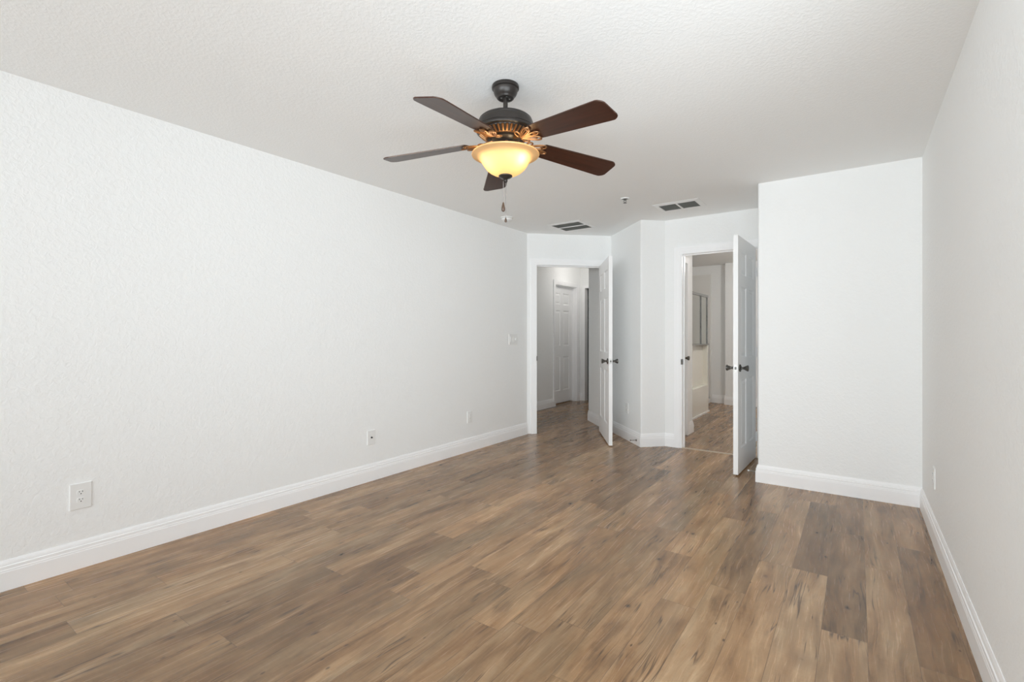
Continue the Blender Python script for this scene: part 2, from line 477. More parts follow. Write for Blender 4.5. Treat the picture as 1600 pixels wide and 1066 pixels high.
# ------------------------------------------------------------------ baseboards
PROF = [(0.0, 0.0), (0.016, 0.0), (0.016, 0.086), (0.0145, 0.090), (0.0145, 0.096), (0.0125, 0.100), (0.0125, 0.113),
        (0.0085, 0.116), (0.0085, 0.122), (0.007, 0.130), (0.003, 0.140), (0.0, 0.140)]
def baseboard(name, path, label):
    """profile swept along a wall line; the room lies to the right of the travel direction"""
    bm = bmesh.new(); path = [Vector(p) for p in path]
    rings = []
    for k, p in enumerate(path):
        d0 = (p - path[k - 1]).normalized() if k else None
        d1 = (path[k + 1] - p).normalized() if k < len(path) - 1 else None
        n0 = Vector((d0.y, -d0.x)) if d0 else None
        n1 = Vector((d1.y, -d1.x)) if d1 else None
        if n0 is None: off = n1
        elif n1 is None: off = n0
        else:
            bis = (n0 + n1).normalized(); off = bis / max(0.2, bis.dot(n0))
        rings.append([bm.verts.new((p.x + off.x * t, p.y + off.y * t, z)) for t, z in PROF])
    n = len(PROF)
    for a_, b_ in zip(rings, rings[1:]):
        for k in range(n): bm.faces.new((a_[k], a_[(k + 1) % n], b_[(k + 1) % n], b_[k]))
    bm.faces.new(rings[0]); bm.faces.new(rings[-1])
    return structure(link(name, bm, M['trim']), label, 'baseboard')
CW = 0.078   # casing width
baseboard('baseboard_left', [(XL, YBACK), tuple(A - Vector((0, 0.012))), tuple(dia(0.012)), tuple(dia(OPA[0] - CW))][:2], 'white baseboard along the left wall')
baseboard('baseboard_centre', [tuple(dia(OPA[1] + CW)), tuple(B), tuple(D), tuple(E_), (OPB[0] - CW, YE)], 'white baseboard on the angled wall between the doorways')
baseboard('baseboard_closet', [(XB, YE - .02), (XB, YB), (XR - .0, YB)], 'white baseboard around the boxed-out wall')
baseboard('baseboard_right', [(XR, YB - .016), (XR, YBACK)], 'white baseboard along the right wall')
baseboard('baseboard_hall_left', [(XH, 4.4), (XH, DG[0] - CW)], 'white baseboard on the hallway wall')
baseboard('baseboard_hall_far', [(XH, DG[1] + CW), (XH, 8.0), (OPH[0] - .05, 8.0)], 'white baseboard in the hallway corner')
baseboard('baseboard_hall_right', [(-3.085, 6.8), tuple(P2 + Vector((.003, .005))), tuple(dia(1.035, T))], 'white baseboard on the hallway side wall')
baseboard('baseboard_bath_left', [(XW, LB[1] + CW), (XW, 6.2), (-1.88, 6.2)], 'white baseboard inside the bathroom doorway')
baseboard('baseboard_bath_far', [(-2.1, 9.1), (-1.85, 9.1), (-1.85, 8.95), (0.6, 8.95)], 'white baseboard on the bathroom far wall')

# ------------------------------------------------------------------ door casings
def casing_profile(bm, o, along, into, x0, x1, z1, w=CW, t=0.017, jd=T, both=True):
    """casing + jamb lining; o origin, along = unit 2D vector across the opening, into = unit 2D vector away from the room"""
    def bx(a0, a1, n0, n1, z0_, z1_):
        c = []
        for z in (z0_, z1_):
            for a_, n_ in ((a0, n0), (a1, n0), (a1, n1), (a0, n1)):
                p = o + along * a_ + into * n_
                c.append(bm.verts.new((p.x, p.y, z)))
        for f in ((0, 1, 2, 3), (4, 5, 6, 7), (0, 1, 5, 4), (1, 2, 6, 5), (2, 3, 7, 6), (3, 0, 4, 7)):
            bm.faces.new([c[k] for k in f])
    r = 0.006
    sides = [(-t, 0.0)] + ([(jd, jd + t)] if both else [])
    for k, (n0, n1) in enumerate(sides):
        # stepped moulding: thin inner lip, thick outer band
        q0, q1 = (n0, n1)
        thin = (n0 + t * 0.45, n1) if k == 0 else (n0, n1 - t * 0.45)
        mid = (n0 + t * 0.2, n1) if k == 0 else (n0, n1 - t * 0.2)
        for (f0, f1, nn) in ((r, w * 0.32, thin), (w * 0.32, w * 0.72, mid), (w * 0.72, w, (q0, q1))):
            bx(x0 - f1, x0 - f0, nn[0], nn[1], 0, z1 + f1)
            bx(x1 + f0, x1 + f1, nn[0], nn[1], 0, z1 + f1)
            bx(x0 - f0, x1 + f0, nn[0], nn[1], z1 + f0, z1 + f1)
    bx(x0 - j, x0, 0, jd, 0, z1 + j); bx(x1, x1 + j, 0, jd, 0, z1 + j); bx(x0, x1, 0, jd, z1, z1 + j)
    # door stop
    bx(x0, x0 + 0.011, 0.048, 0.075, 0, z1); bx(x1 - 0.011, x1, 0.048, 0.075, 0, z1); bx(x0 + 0.011, x1 - 0.011, 0.048, 0.075, z1 - 0.011, z1)
bm = bmesh.new(); casing_profile(bm, A, DIA, OUT, OPA[0], OPA[1], HD, w=0.076)
tr = structure(link('trim_1', bm, M['trim']), 'white casing around the hallway doorway', 'door frame')
def strike(parent, bx_):
    bm = bmesh.new(); box(bm, *bx_); return link('strike_plate', bm, M['nickel'], parent)
bm = bmesh.new(); casing_profile(bm, Vector((0, YE)), Vector((1, 0)), Vector((0, 1)), OPB[0], OPB[1], HD)
tr2 = structure(link('trim_2', bm, M['trim']), 'white casing around the bathroom doorway', 'door frame')
strike(tr2, (OPB[0] - .010, OPB[0] + .0015, YE - .013, YE + .035, 0.888, 0.945))
# lip of the hallway strike plate curving over the jamb edge
bm = bmesh.new()
q = dia(OPA[0] - .002, -.012); q2 = dia(OPA[0] + .004, .03)
prism(bm, [tuple(dia(OPA[0] - .006, -.0145)), tuple(dia(OPA[0] + .003, -.0145)), tuple(dia(OPA[0] + .003, .03)), tuple(dia(OPA[0] - .006, .03))], .890, .945)
link('strike_plate', bm, M['nickel'], tr)
bm = bmesh.new(); casing_profile(bm, Vector((XH, 0)), Vector((0, 1)), Vector((-1, 0)), DG[0], DG[1], HD, jd=0.13, both=False)
structure(link('trim_3', bm, M['trim']), 'white casing around the closed hallway door', 'door frame')
bm = bmesh.new()
box(bm, OPH[0] - .052, OPH[0], 7.985, 8.0, 0, HD + .05); box(bm, OPH[0], OPH[1], 7.985, 8.0, HD, HD + .05); box(bm, OPH[1], OPH[1] + .05, 7.985, 8.0, 0, HD + .05)
structure(link('trim_4', bm, M['trim']), 'white casing of the unlit opening at the hallway end', 'door frame')
bm = bmesh.new()
for (a_, b_, z0, z1) in ((LB[0] - .03, LB[0], 0, HD + .07), (LB[1], LB[1] + CW, 0, HD + .07), (LB[0], LB[1], HD, HD + .07)):
    box(bm, XW, XW + .015, a_, b_, z0, z1)
structure(link('trim_5', bm, M['trim']), 'white casing of the closed door inside the bathroom', 'door frame')
bm = bmesh.new(); vv = box(bm, OPB[0], OPB[1], YE - .012, YE + .022, 0.0, .007)
structure(link('trim_6', bm, M['strip']), 'tan threshold strip across the bathroom doorway', 'threshold')

# ------------------------------------------------------------------ panelled doors
def door_slab(w, h, t):
    bm = bmesh.new()
    st, ms = 0.112 * w / .76, 0.105 * w / .76
    pw = (w - 2 * st - ms) / 2
    xs = [0, st, st + pw, st + pw + ms, w - st, w]
    zs = [0, 0.205, 0.80, 0.990, 1.610, 1.715, 1.915, h]
    for side in (0, 1):
        y = 0.0 if side == 0 else t
        sg = 1 if side == 0 else -1
        for i in range(5):
            for k in range(7):
                x0, x1, z0, z1 = xs[i], xs[i + 1], zs[k], zs[k + 1]
                panel = i in (1, 3) and k in (1, 3, 5)
                if not panel:
                    bm.faces.new([bm.verts.new(c) for c in ((x0, y, z0), (x1, y, z0), (x1, y, z1), (x0, y, z1))])
                else:
                    steps = [(0, 0), (0.004, 0.003), (0.010, 0.009), (0.020, 0.010), (0.040, 0.004), (0.046, 0.003)]
                    prev = None
                    for ins, dep in steps:
                        yy = y + sg * dep
                        cur = [bm.verts.new(c) for c in ((x0 + ins, yy, z0 + ins), (x1 - ins, yy, z0 + ins), (x1 - ins, yy, z1 - ins), (x0 + ins, yy, z1 - ins))]
                        if prev:
                            for q in range(4): bm.faces.new((prev[q], prev[(q + 1) % 4], cur[(q + 1) % 4], cur[q]))
                        prev = cur
                    bm.faces.new(prev)
    for (x, ) in ((0,), (w,)):
        bm.faces.new([bm.verts.new(c) for c in ((x, 0, 0), (x, t, 0), (x, t, h), (x, 0, h))])
    for z in (0, h):
        bm.faces.new([bm.verts.new(c) for c in ((0, 0, z), (w, 0, z), (w, t, z), (0, t, z))])
    bmesh.ops.remove_doubles(bm, verts=bm.verts[:], dist=1e-5)
    return bm

KNOB = [(0.0315, 0.0), (0.0325, 0.004), (0.0305, 0.009), (0.021, 0.012), (0.012, 0.016), (0.0098, 0.024), (0.0115, 0.032), (0.0165, 0.042),
        (0.0225, 0.054), (0.0262, 0.061), (0.0268, 0.065), (0.0245, 0.069), (0.015, 0.071), (0.002, 0.0715)]
def knob(parent, x, y, z, sgn):
    bm = bmesh.new()
    lathe(bm, [(r, h * sgn) for r, h in KNOB], 24, x, y, z, axis='Y')
    o = link('door_knob', bm, M['nickel'], parent, smooth=True)
    o['label'] = 'flared dark nickel door knob'
    return o

def hinge(parent, y, z, sgn):
    bm = bmesh.new()
    for k in range(5):
        lathe(bm, [(0.0055, 0), (0.0062, 0.001), (0.0062, 0.0165), (0.0055, 0.0175)], 12, -0.004, y + sgn * 0.005, z - 0.045 + k * 0.018)
    lathe(bm, [(0.0035, 0), (0.0045, .002), (0.003, .006)], 10, -0.004, y + sgn * 0.005, z + 0.0455)
    box(bm, -0.002, 0.028, y, y + sgn * .0016, z - .045, z + .045)
    return link('hinge', bm, M['door'], parent, smooth=True)

def swing_door(name, loc, ang, w, h, t, hinge_side, label, knobs=(0, 1), latch=True):
    root = empty(name, loc, (0, 0, ang))
    structure(root, label, 'door')
    link('slab', door_slab(w, h, t), M['door'], root)
    if 0 in knobs: knob(root, w - 0.062, 0, 0.905, -1)
    if 1 in knobs: knob(root, w - 0.062, t, 0.905, 1)
    if latch:
        bm = bmesh.new(); box(bm, w, w + 0.0015, t / 2 - .0125, t / 2 + .0125, .877, .934)
        lp = link('latch_plate', bm, M['latch'], root)
        bm = bmesh.new(); box(bm, w + .0015, w + .010, t / 2 - .007, t / 2 + .007, .895, .917); bevel_all(bm, .002, 1)
        link('latch_bolt', bm, M['nickel'], lp)
    if hinge_side is not None:
        for z in (0.20, 1.02, 1.80):
            hinge(root, t if hinge_side else 0, z, 1 if hinge_side else -1)
    return root

HDOOR = 2.041
angA = R(-57.5)
swing_door('door_1', (-2.618, 5.549, 0.012), angA, 0.828, HDOOR, 0.038, 1, 'white six-panel door open into the room at the hallway doorway')
angB = R(-91.5)
rightB = Vector((-0.802, 5.229))
oB = rightB - Vector((-sin(angB), cos(angB))) * 0.038
swing_door('door_2', (oB.x, oB.y, 0.012), angB, 0.765, HDOOR, 0.038, 1, 'white six-panel door open into the room at the bathroom doorway')
swing_door('door_3', (XH - 0.095, DG[0] + .003, 0.022), R(90), DG[1] - DG[0] - .006, HDOOR - .008, 0.033, None, 'closed white six-panel door in the hallway', knobs=(), latch=False)
d4 = swing_door('door_4', (XW - 0.055, LB[1] - .003, 0.022), R(-90), LB[1] - LB[0] - .006, HDOOR - .004, 0.035, None, 'closed white panel door inside the bathroom', knobs=(), latch=False)
# its knob sits near the camera-far edge, so place it by hand
knob(d4, 0.055, 0.035, 0.905, 1)
for o in d4.children:
    if o.name.startswith('slab'): pass

# ------------------------------------------------------------------ plates on the walls (local: x across, y out of the wall, z up)
def plate(name, loc, ang, w, h, label, cat, t=0.0065):
    root = empty(name, loc, (0, 0, ang)); tag(root, label, cat)
    bm = bmesh.new(); box(bm, -w / 2, w / 2, -0.0005, t, -h / 2, h / 2)
    top = [e for e in bm.edges if all(v.co.y > t - 1e-6 for v in e.verts)]
    bmesh.ops.bevel(bm, geom=top, offset=0.004, segments=3, affect='EDGES', profile=0.6)
    link('cover_plate', bm, M['plastic'], root)
    return root, t

def receptacle(root, t, zc):
    bm = bmesh.new()
    pts = []
    for k in range(28):
        a_ = 2 * pi * k / 28
        pts.append((max(-.0165, min(.0165, .0175 * cos(a_))), max(-.0125, min(.0125, .0172 * sin(a_)))))
    lo = [bm.verts.new((x, t - .001, z + zc)) for x, z in pts]; hi = [bm.verts.new((x * .97, t + .0022, z * .97 + zc)) for x, z in pts]
    bm.faces.new(lo); bm.faces.new(hi)
    for k in range(28): bm.faces.new((lo[k], lo[(k + 1) % 28], hi[(k + 1) % 28], hi[k]))
    f = link('receptacle_face', bm, M['plastic'], root)
    for x, hh in ((-.0062, .0075), (.0062, .0065)):
        bm = bmesh.new(); box(bm, x - .0012, x + .0012, t + .0018, t + .0026, zc + .0035 - hh / 2 + .001, zc + .0035 + hh / 2 + .001)
        link('slot', bm, M['slot'], f)
    bm = bmesh.new(); lathe(bm, [(.0026, t + .0018), (.0026, t + .0026)], 12, 0, 0, zc - .0068, axis='Y')
    link('ground_hole', bm, M['slot'], f)

def screw(root, t, z, x=0):
    bm = bmesh.new(); lathe(bm, [(.0032, t - .0005), (.003, t + .0008), (.001, t + .001)], 12, x, 0, z, axis='Y')
    link('screw', bm, M['plastic'], root)

def duplex(loc, ang, w, h, label):
    root, t = plate('wall_outlet', loc, ang, w, h, label, 'outlet')
    root['group'] = 'white outlets low on the walls'
    receptacle(root, t, .0195); receptacle(root, t, -.0195); screw(root, t, 0)
    return root
LW = R(-90)   # local +y faces +x, plates on the left wall
duplex((XL, 0.747, 0.370), LW, 0.088, 0.133, 'large white duplex outlet near camera, low on the left wall')
r_, t_ = plate('cable_jack', (XL, 2.584, 0.356), LW, 0.078, 0.118, 'white coax cable wall plate with one dark jack, low on left wall', 'wall plate')
bm = bmesh.new(); lathe(bm, [(.0075, t_ - .001), (.0075, t_ + .003), (.0048, t_ + .0035), (.0048, t_ + .011), (.001, t_ + .011)], 16, 0, 0, 0, axis='Y')
link('jack', bm, M['slot'], r_, smooth=True); screw(r_, t_, .042); screw(r_, t_, -.042)
r_, t_ = plate('wall_outlet', (XL, 3.832, 0.352), LW, 0.076, 0.120, 'small white decorator outlet, farthest plate low on the left wall', 'outlet')
r_['group'] = 'white outlets low on the walls'
bm = bmesh.new(); box(bm, -.0165, .0165, t_ - .001, t_ + .0022, -.0335, .0335); bevel_all(bm, .001, 1)
f_ = link('receptacle_face', bm, M['plastic'], r_)
for zc in (.018, -.018):
    for x in (-.0062, .0062):
        bm = bmesh.new(); box(bm, x - .001, x + .001, t_ + .002, t_ + .0026, zc, zc + .008); link('slot', bm, M['louver'], f_)
r_, t_ = plate('light_switch', (XL, 4.610, 1.150), LW, 0.165, 0.125, 'white wall switch plate with rocker and round dimmer beside hallway doorway', 'switch')
for x in (.046,):
    bm = bmesh.new(); box(bm, x - .0165, x + .0165, t_ - .001, t_ + .003, -.033, .033)
    for v in bm.verts:
        if v.co.y > t_ and v.co.z > 0: v.co.y += .0025
    link('rocker', bm, M['plastic'], r_)
for x in (0.0,):
    bm = bmesh.new(); box(bm, x - .0165, x + .0165, t_ - .001, t_ + .003, -.033, .033)
    for v in bm.verts:
        if v.co.y > t_ and v.co.z < 0: v.co.y += .0025
    link('rocker', bm, M['plastic'], r_)
bm = bmesh.new(); lathe(bm, [(.017, t_ - .001), (.017, t_ + .012), (.0155, t_ + .014), (.002, t_ + .0142)], 24, -.046, 0, 0, axis='Y')
link('dimmer_knob', bm, M['plastic'], r_, smooth=True)
# right wall (local +y faces -x) and the angled wall
duplex((XR, 3.745, 0.365), R(90), 0.076, 0.120, 'white duplex outlet low on the right wall')
Cdir = (D - B).normalized()
cn = Vector((-1, -1)).normalized()
pc = B + Cdir * 0.505
duplex((pc.x, pc.y, 0.362), math.atan2(-cn.x, cn.y) if False else R(135), 0.076, 0.120, 'white duplex outlet behind the open hallway door')

# ------------------------------------------------------------------ door stops
def door_stop(loc, ang, length, label, tipmat, rodmat):
    root = empty('door_stop', loc, (0, 0, ang)); tag(root, label, 'door stop', 'spring door stops on the baseboards')
    bm = bmesh.new(); lathe(bm, [(.0125, 0), (.0125, .003), (.008, .005), (.0045, .008)], 16, axis='X')
    link('base', bm, rodmat, root, smooth=True)
    bm = bmesh.new()
    n = 120; turns = 13
    tube(bm, [(.006 + (length - .018) * k / n, .0036 * cos(2 * pi * turns * k / n), .0036 * sin(2 * pi * turns * k / n)) for k in range(n + 1)], .0011, 5)
    link('spring', bm, rodmat, root, smooth=True)
    bm = bmesh.new(); lathe(bm, [(.003, length - .016), (.0062, length - .013), (.0068, length - .004), (.0045, length)], 16, axis='X')
    link('tip', bm, tipmat, root, smooth=True)
    return root
door_stop((XB - .016, 4.50, 0.055), R(180), 0.078, 'thin spring door stop with white tip on the boxed-out wall baseboard', M['plastic'], M['latch'])
pd = B + Cdir * 0.795 + cn * 0.016
door_stop((pd.x, pd.y, 0.055), R(-135), 0.075, 'grey spring door stop on the angled baseboard beside hallway door', M['nickel'], M['chrome'])

# ------------------------------------------------------------------ ceiling fittings
def grille(x0, x1, y0, y1, bar_axis, frame, label):
    root = empty('ceiling_vent', ((x0 + x1) / 2, (y0 + y1) / 2, H)); tag(root, label, 'vent', 'return air grilles in the ceiling')
    hx, hy = (x1 - x0) / 2, (y1 - y0) / 2
    bm = bmesh.new()
    o_, i_ = frame, 0.0
    for k, z in ((0, 0),):
        outer = [(-hx - o_, -hy - o_), (hx + o_, -hy - o_), (hx + o_, hy + o_), (-hx - o_, hy + o_)]
        mid = [(-hx - .006, -hy - .006), (hx + .006, -hy - .006), (hx + .006, hy + .006), (-hx - .006, hy + .006)]
        inner = [(-hx, -hy), (hx, -hy), (hx, hy), (-hx, hy)]
        rings = [[bm.verts.new((x, y, zz)) for x, y in pts] for pts, zz in ((outer, -.0004), (outer, -.003), (mid, -.011), (inner, -.010), (inner, -.0004))]
        for a_, b_ in zip(rings, rings[1:]):
            for q in range(4): bm.faces.new((a_[q], a_[(q + 1) % 4], b_[(q + 1) % 4], b_[q]))
    link('frame', bm, M['plastic'], root)
    bm = bmesh.new(); box(bm, -hx, hx, -hy, hy, -.0015, -.0005); link('duct_opening', bm, M['void'], root)
    bm = bmesh.new()
    if bar_axis == 'x': box(bm, -hx, hx, -.011, .011, -.011, -.002)
    else: box(bm, -.009, .009, -hy, hy, -.011, -.002)
    link('centre_bar', bm, M['plastic'], root)
    bm = bmesh.new()
    n = int(2 * hy / 0.0125)
    for k in range(n):
        y = -hy + (k + .5) * 2 * hy / n
        if bar_axis == 'x' and abs(y) < .015: continue
        spans = [(-hx, hx)] if bar_axis == 'x' else [(-hx, -.009), (.009, hx)]
        for a_, b_ in spans:
            v4 = [bm.verts.new(c) for c in ((a_, y - .005, -.010), (b_, y - .005, -.010), (b_, y + .004, -.002), (a_, y + .004, -.002))]
            v5 = [bm.verts.new((v.co.x, v.co.y + .0012, v.co.z)) for v in v4]
            for f in ((v4[0], v4[1], v4[2], v4[3]), (v5[0], v5[1], v5[2], v5[3]), (v4[0], v4[1], v5[1], v5[0]), (v4[2], v4[3], v5[3], v5[2]), (v4[0], v4[3], v5[3], v5[0]), (v4[1], v4[2], v5[2], v5[1])):
                bm.faces.new(f)
    link('louvers', bm, M['louver'], root)
    return root
grille(-2.800, -2.463, 4.700, 5.040, 'x', 0.032, 'square ceiling vent with two long dark bands above the hallway doorway')
grille(-1.545, -1.210, 4.585, 4.800, 'y', 0.045, 'oblong ceiling vent with two dark panels in front of the bathroom doorway')

root = empty('smoke_detector', (-3.005, 4.13, H)); tag(root, 'round white smoke detector on ceiling behind the fan pull chain', 'smoke detector')
bm = bmesh.new(); lathe(bm, [(.066, 0), (.067, -.008), (.060, -.010)], 40); link('mounting_base', bm, M['plastic'], root, smooth=True)
bm = bmesh.new(); lathe(bm, [(.060, -.010), (.060, -.014), (.056, -.026), (.046, -.033), (.020, -.036), (.001, -.036)], 40); link('cover', bm, M['plastic'], root, smooth=True)
bm = bmesh.new(); lathe(bm, [(.0605, -.0105), (.0605, -.0135)], 40, cap=False); link('vent_gap', bm, M['louver'], root)

root = empty('fire_sprinkler', (-1.712, 4.172, H)); tag(root, 'small fire sprinkler head with white ring on the ceiling', 'sprinkler')
bm = bmesh.new(); lathe(bm, [(.040, 0), (.039, -.005), (.035, -.009), (.030, -.009), (.029, -.002)], 32, cap=False); link('escutcheon', bm, M['plastic'], root, smooth=True)
bm = bmesh.new(); lathe(bm, [(.0288, -.002), (.0285, -.0035), (.001, -.0035)], 32); link('recess', bm, M['void'], root)
bm = bmesh.new(); lathe(bm, [(.014, -.006), (.011, -.012), (.009, -.018)], 16)
for s in (-1, 1): tube(bm, [(s * .008, 0, -.014), (s * .011, 0, -.024), (s * .008, 0, -.034), (0, 0, -.040)], .0024, 8)
link('head_frame', bm, M['nickel'], root, smooth=True)
bm = bmesh.new(); lathe(bm, [(.004, -.038), (.016, -.0415), (.0165, -.043), (.003, -.044)], 20); link('deflector', bm, M['nickel'], root, smooth=True)

# dome lamps of the hall and the bathroom (real fittings, out of view)
def dome_lamp(x, y, power, label, color):
    root = empty('ceiling_lamp', (x, y, H)); tag(root, label, 'ceiling lamp', 'dome lamps beyond the doorways')
    bm = bmesh.new(); lathe(bm, [(.15, 0), (.155, -.012), (.14, -.02)], 40); link('base', bm, M['chrome'], root, smooth=True)
    bm = bmesh.new(); lathe(bm, [(.14, -.018), (.135, -.045), (.10, -.075), (.05, -.09), (.002, -.094)], 40, cap=False); link('glass_dome', bm, M['opal'], root, smooth=True)
    d = bpy.data.lights.new('lamp_light', 'POINT'); d.energy = power; d.color = color; d.shadow_soft_size = .10
    o = bpy.data.objects.new('lamp_light', d); col.objects.link(o); o.location = (0, 0, -.16); o.parent = root
dome_lamp(-3.62, 7.35, 6, 'round dome lamp on the hallway ceiling', (1, .97, .93))
dome_lamp(-0.70, 7.3, 33, 'round dome lamp on the bathroom ceiling', (1, .985, .955))

# ------------------------------------------------------------------ shower
root = empty('shower_stall', (-1.9, 7.1, 0)); tag(root, 'cream shower stall with low wall, ledge and framed glass in bathroom', 'shower')
bm = bmesh.new(); box(bm, -0.10, 0, -0.88, 0.90, .018, .425); bevel_all(bm, .006, 2); link('ledge', bm, M['cream'], root)
bm = bmesh.new(); box(bm, -0.22, -0.075, -0.88, 0.89, .425, 1.05); bevel_all(bm, .006, 2)
box(bm, -.075, -.004, .84, .89, .425, 1.05)
link('half_wall', bm, M['cream'], root)
bm = bmesh.new(); box(bm, -.99, .014, -.895, .915, 0, .022)
link('base_lip', bm, M['plastic'], root)
bm = bmesh.new(); box(bm, -.225, .006, -.88, .905, 1.05, 1.065); link('cap_rail', bm, M['chrome'], root)
bm = bmesh.new(); box(bm, -.026, -.018, -.86, .885, 1.066, 1.79); link('glass_panel', bm, M['glass'], root)
bm = bmesh.new()
box(bm, -.042, -.004, -.88, .90, 1.79, 1.825)
link('top_rail', bm, M['chrome'], root)
for y in (-.86, .517, .885):
    bm = bmesh.new(); box(bm, -.034, -.010, y - .011, y + .011, 1.065, 1.79); link('post', bm, M['chrome'], root)
root = empty('shower_surround', (-2.5, 9.1, 0)); tag(root, 'cream surround panel on the bathroom far wall beside shower', 'shower panel')
bm = bmesh.new(); box(bm, -.39, .38, -.031, -.001, .10, 2.28); bevel_all(bm, .004, 2); link('back_panel', bm, M['surround'], root)
bm = bmesh.new(); box(bm, .28, .38, -1.05, -.03, 0, .075); link('curb', bm, M['plastic'], root)

# ------------------------------------------------------------------ ceiling fan with lamp
FX, FY = -1.424, 1.945
fan = empty('ceiling_fan', (FX, FY, H))
tag(fan, 'dark bronze ceiling fan with five mahogany blades and lit amber bowl lamp', 'ceiling fan')
def zf(z): return z - H
bm = bmesh.new(); lathe(bm, [(.0655, 0), (.0672, -.003), (.0678, -.010), (.0672, -.0165), (.0640, -.0195), (.0612, -.0200), (.0608, -.024), (.0590, -.034), (.0545, -.045), (.0475, -.0545), (.0435, -.0580), (.0425, -.062), (.0395, -.065), (.034, -.0655), (.032, -.061), (.014, -.061)], 48)
c_ = link('canopy', bm, M['bronze'], fan, smooth=True)
for a_ in (0.9, 2.47, 4.04, 5.6):
    bm = bmesh.new(); lathe(bm, [(.0, -.003), (.004, -.0025), (.004, 0)][1:], 10, .0215 * cos(a_), .0215 * sin(a_), -.0625); link('screw', bm, M['latch'], c_)
bm = bmesh.new(); lathe(bm, [(.0115, -.055), (.0115, -.160)], 24); link('downrod', bm, M['bronze'], fan, smooth=True)
bm = bmesh.new()
lathe(bm, [(r, zf(z)) for r, z in ((.016, 2.305), (.022, 2.303), (.026, 2.294), (.07, 2.289), (.105, 2.283), (.122, 2.276), (.1310, 2.268), (.1330, 2.2635), (.1320, 2.262), (.1345, 2.260),
           (.1375, 2.252), (.1395, 2.232), (.1400, 2.2265), (.1385, 2.2245), (.1395, 2.2225), (.1440, 2.2190), (.1458, 2.2130), (.1440, 2.2075), (.138, 2.2045), (.131, 2.2035), (.060, 2.2025))], 72)
mh = link('motor_housing', bm, M['bronze'], fan, smooth=True)
# fluted vent ring below the motor: dark cone with bronze-gold flutes
bm = bmesh.new()
lathe(bm, [(r, zf(z)) for r, z in ((.128, 2.2045), (.127, 2.200), (.112, 2.188), (.098, 2.180), (.092, 2.176), (.070, 2.175))], 72)
fc = link('vent_ring', bm, M['bronze'], fan, smooth=True)
bm = bmesh.new()
for k in range(36):
    a_ = 2 * pi * k / 36; c, s_ = cos(a_), sin(a_)
    tube(bm, [(r * c, r * s_, zf(z)) for r, z in ((.1285, 2.2005), (.121, 2.1945), (.112, 2.1875), (.103, 2.1820), (.0965, 2.1785))], [.0058, .0060, .0055, .0050, .0045], 8)
lathe(bm, [(r, zf(z)) for r, z in ((.0975, 2.1805), (.099, 2.178), (.0965, 2.1745), (.090, 2.1740))], 64, cap=False)
link('flutes', bm, M['gold'], fc, smooth=True)
bm = bmesh.new()
lathe(bm, [(.070, zf(2.178)), (.072, zf(2.172)), (.064, zf(2.164)), (.050, zf(2.158)), (.053, zf(2.150)), (.056, zf(2.140)), (.058, zf(2.115)), (.064, zf(2.108)), (.066, zf(2.100)), (.03, zf(2.098))], 48)
link('switch_housing', bm, M['bronze'], fan, smooth=True)
for k in range(5):
    a_ = R(-48 + 72 * k)
    bm = bmesh.new()
    pts = []
    for q in range(20):
        t = q / 19 * 2 * pi
        pts.append((.010 * sin(t) * (1 + .3 * cos(t)), .017 * cos(t)))
    prev = [bm.verts.new(((.0555) * cos(a_ + x / .056), .0555 * sin(a_ + x / .056), zf(2.134 + z))) for x, z in pts[:-1]]
    nx = [bm.verts.new(((.0610) * cos(a_ + .6 * x / .056), .0610 * sin(a_ + .6 * x / .056), zf(2.134 + .6 * z))) for x, z in pts[:-1]]
    for q in range(19): bm.faces.new((prev[q], prev[(q + 1) % 19], nx[(q + 1) % 19], nx[q]))
    bm.faces.new(nx)
    link('medallion', bm, M['gold'], fan, smooth=True)

# light bowl
prof_out = [(.1665, 2.0995), (.1685, 2.0965), (.167, 2.093), (.158, 2.0895), (.145, 2.0855), (.133, 2.079), (.1245, 2.070), (.1175, 2.058), (.109, 2.043),
            (.097, 2.027), (.081, 2.013), (.062, 2.002), (.042, 1.995), (.022, 1.992)]
prof_in = [(r - .004, z + .003) for r, z in reversed(prof_out[3:])] + [(.157, 2.0925), (.164, 2.096)]
bm = bmesh.new(); pr = [(r, zf(z)) for r, z in prof_out]
lathe(bm, pr, 72, cap=False)
bowl = link('light_bowl', bm, M['bowl'], fan, smooth=True)
bowl['label'] = 'flared amber alabaster glass bowl, lit from inside'
for (bx_, by_) in ((.088, -.014), (-.026, -.062), (-.045, .052)):
    bm = bmesh.new()
    lathe(bm, [(.009, zf(2.100)), (.0095, zf(2.090)), (.012, zf(2.080)), (.0175, zf(2.068)), (.017, zf(2.057)), (.010, zf(2.049)), (.002, zf(2.046))], 20, bx_, by_, 0)
    link('bulb', bm, M['bulb'], fan, smooth=True)
bm = bmesh.new()
lathe(bm, [(.006, zf(2.000)), (.030, zf(1.998)), (.0345, zf(1.992)), (.034, zf(1.988)), (.026, zf(1.982)), (.014, zf(1.978)), (.009, zf(1.973)), (.011, zf(1.968)), (.009, zf(1.962)), (.005, zf(1.958)), (.001, zf(1.957))], 36)
link('finial', bm, M['bronze'], fan, smooth=True)
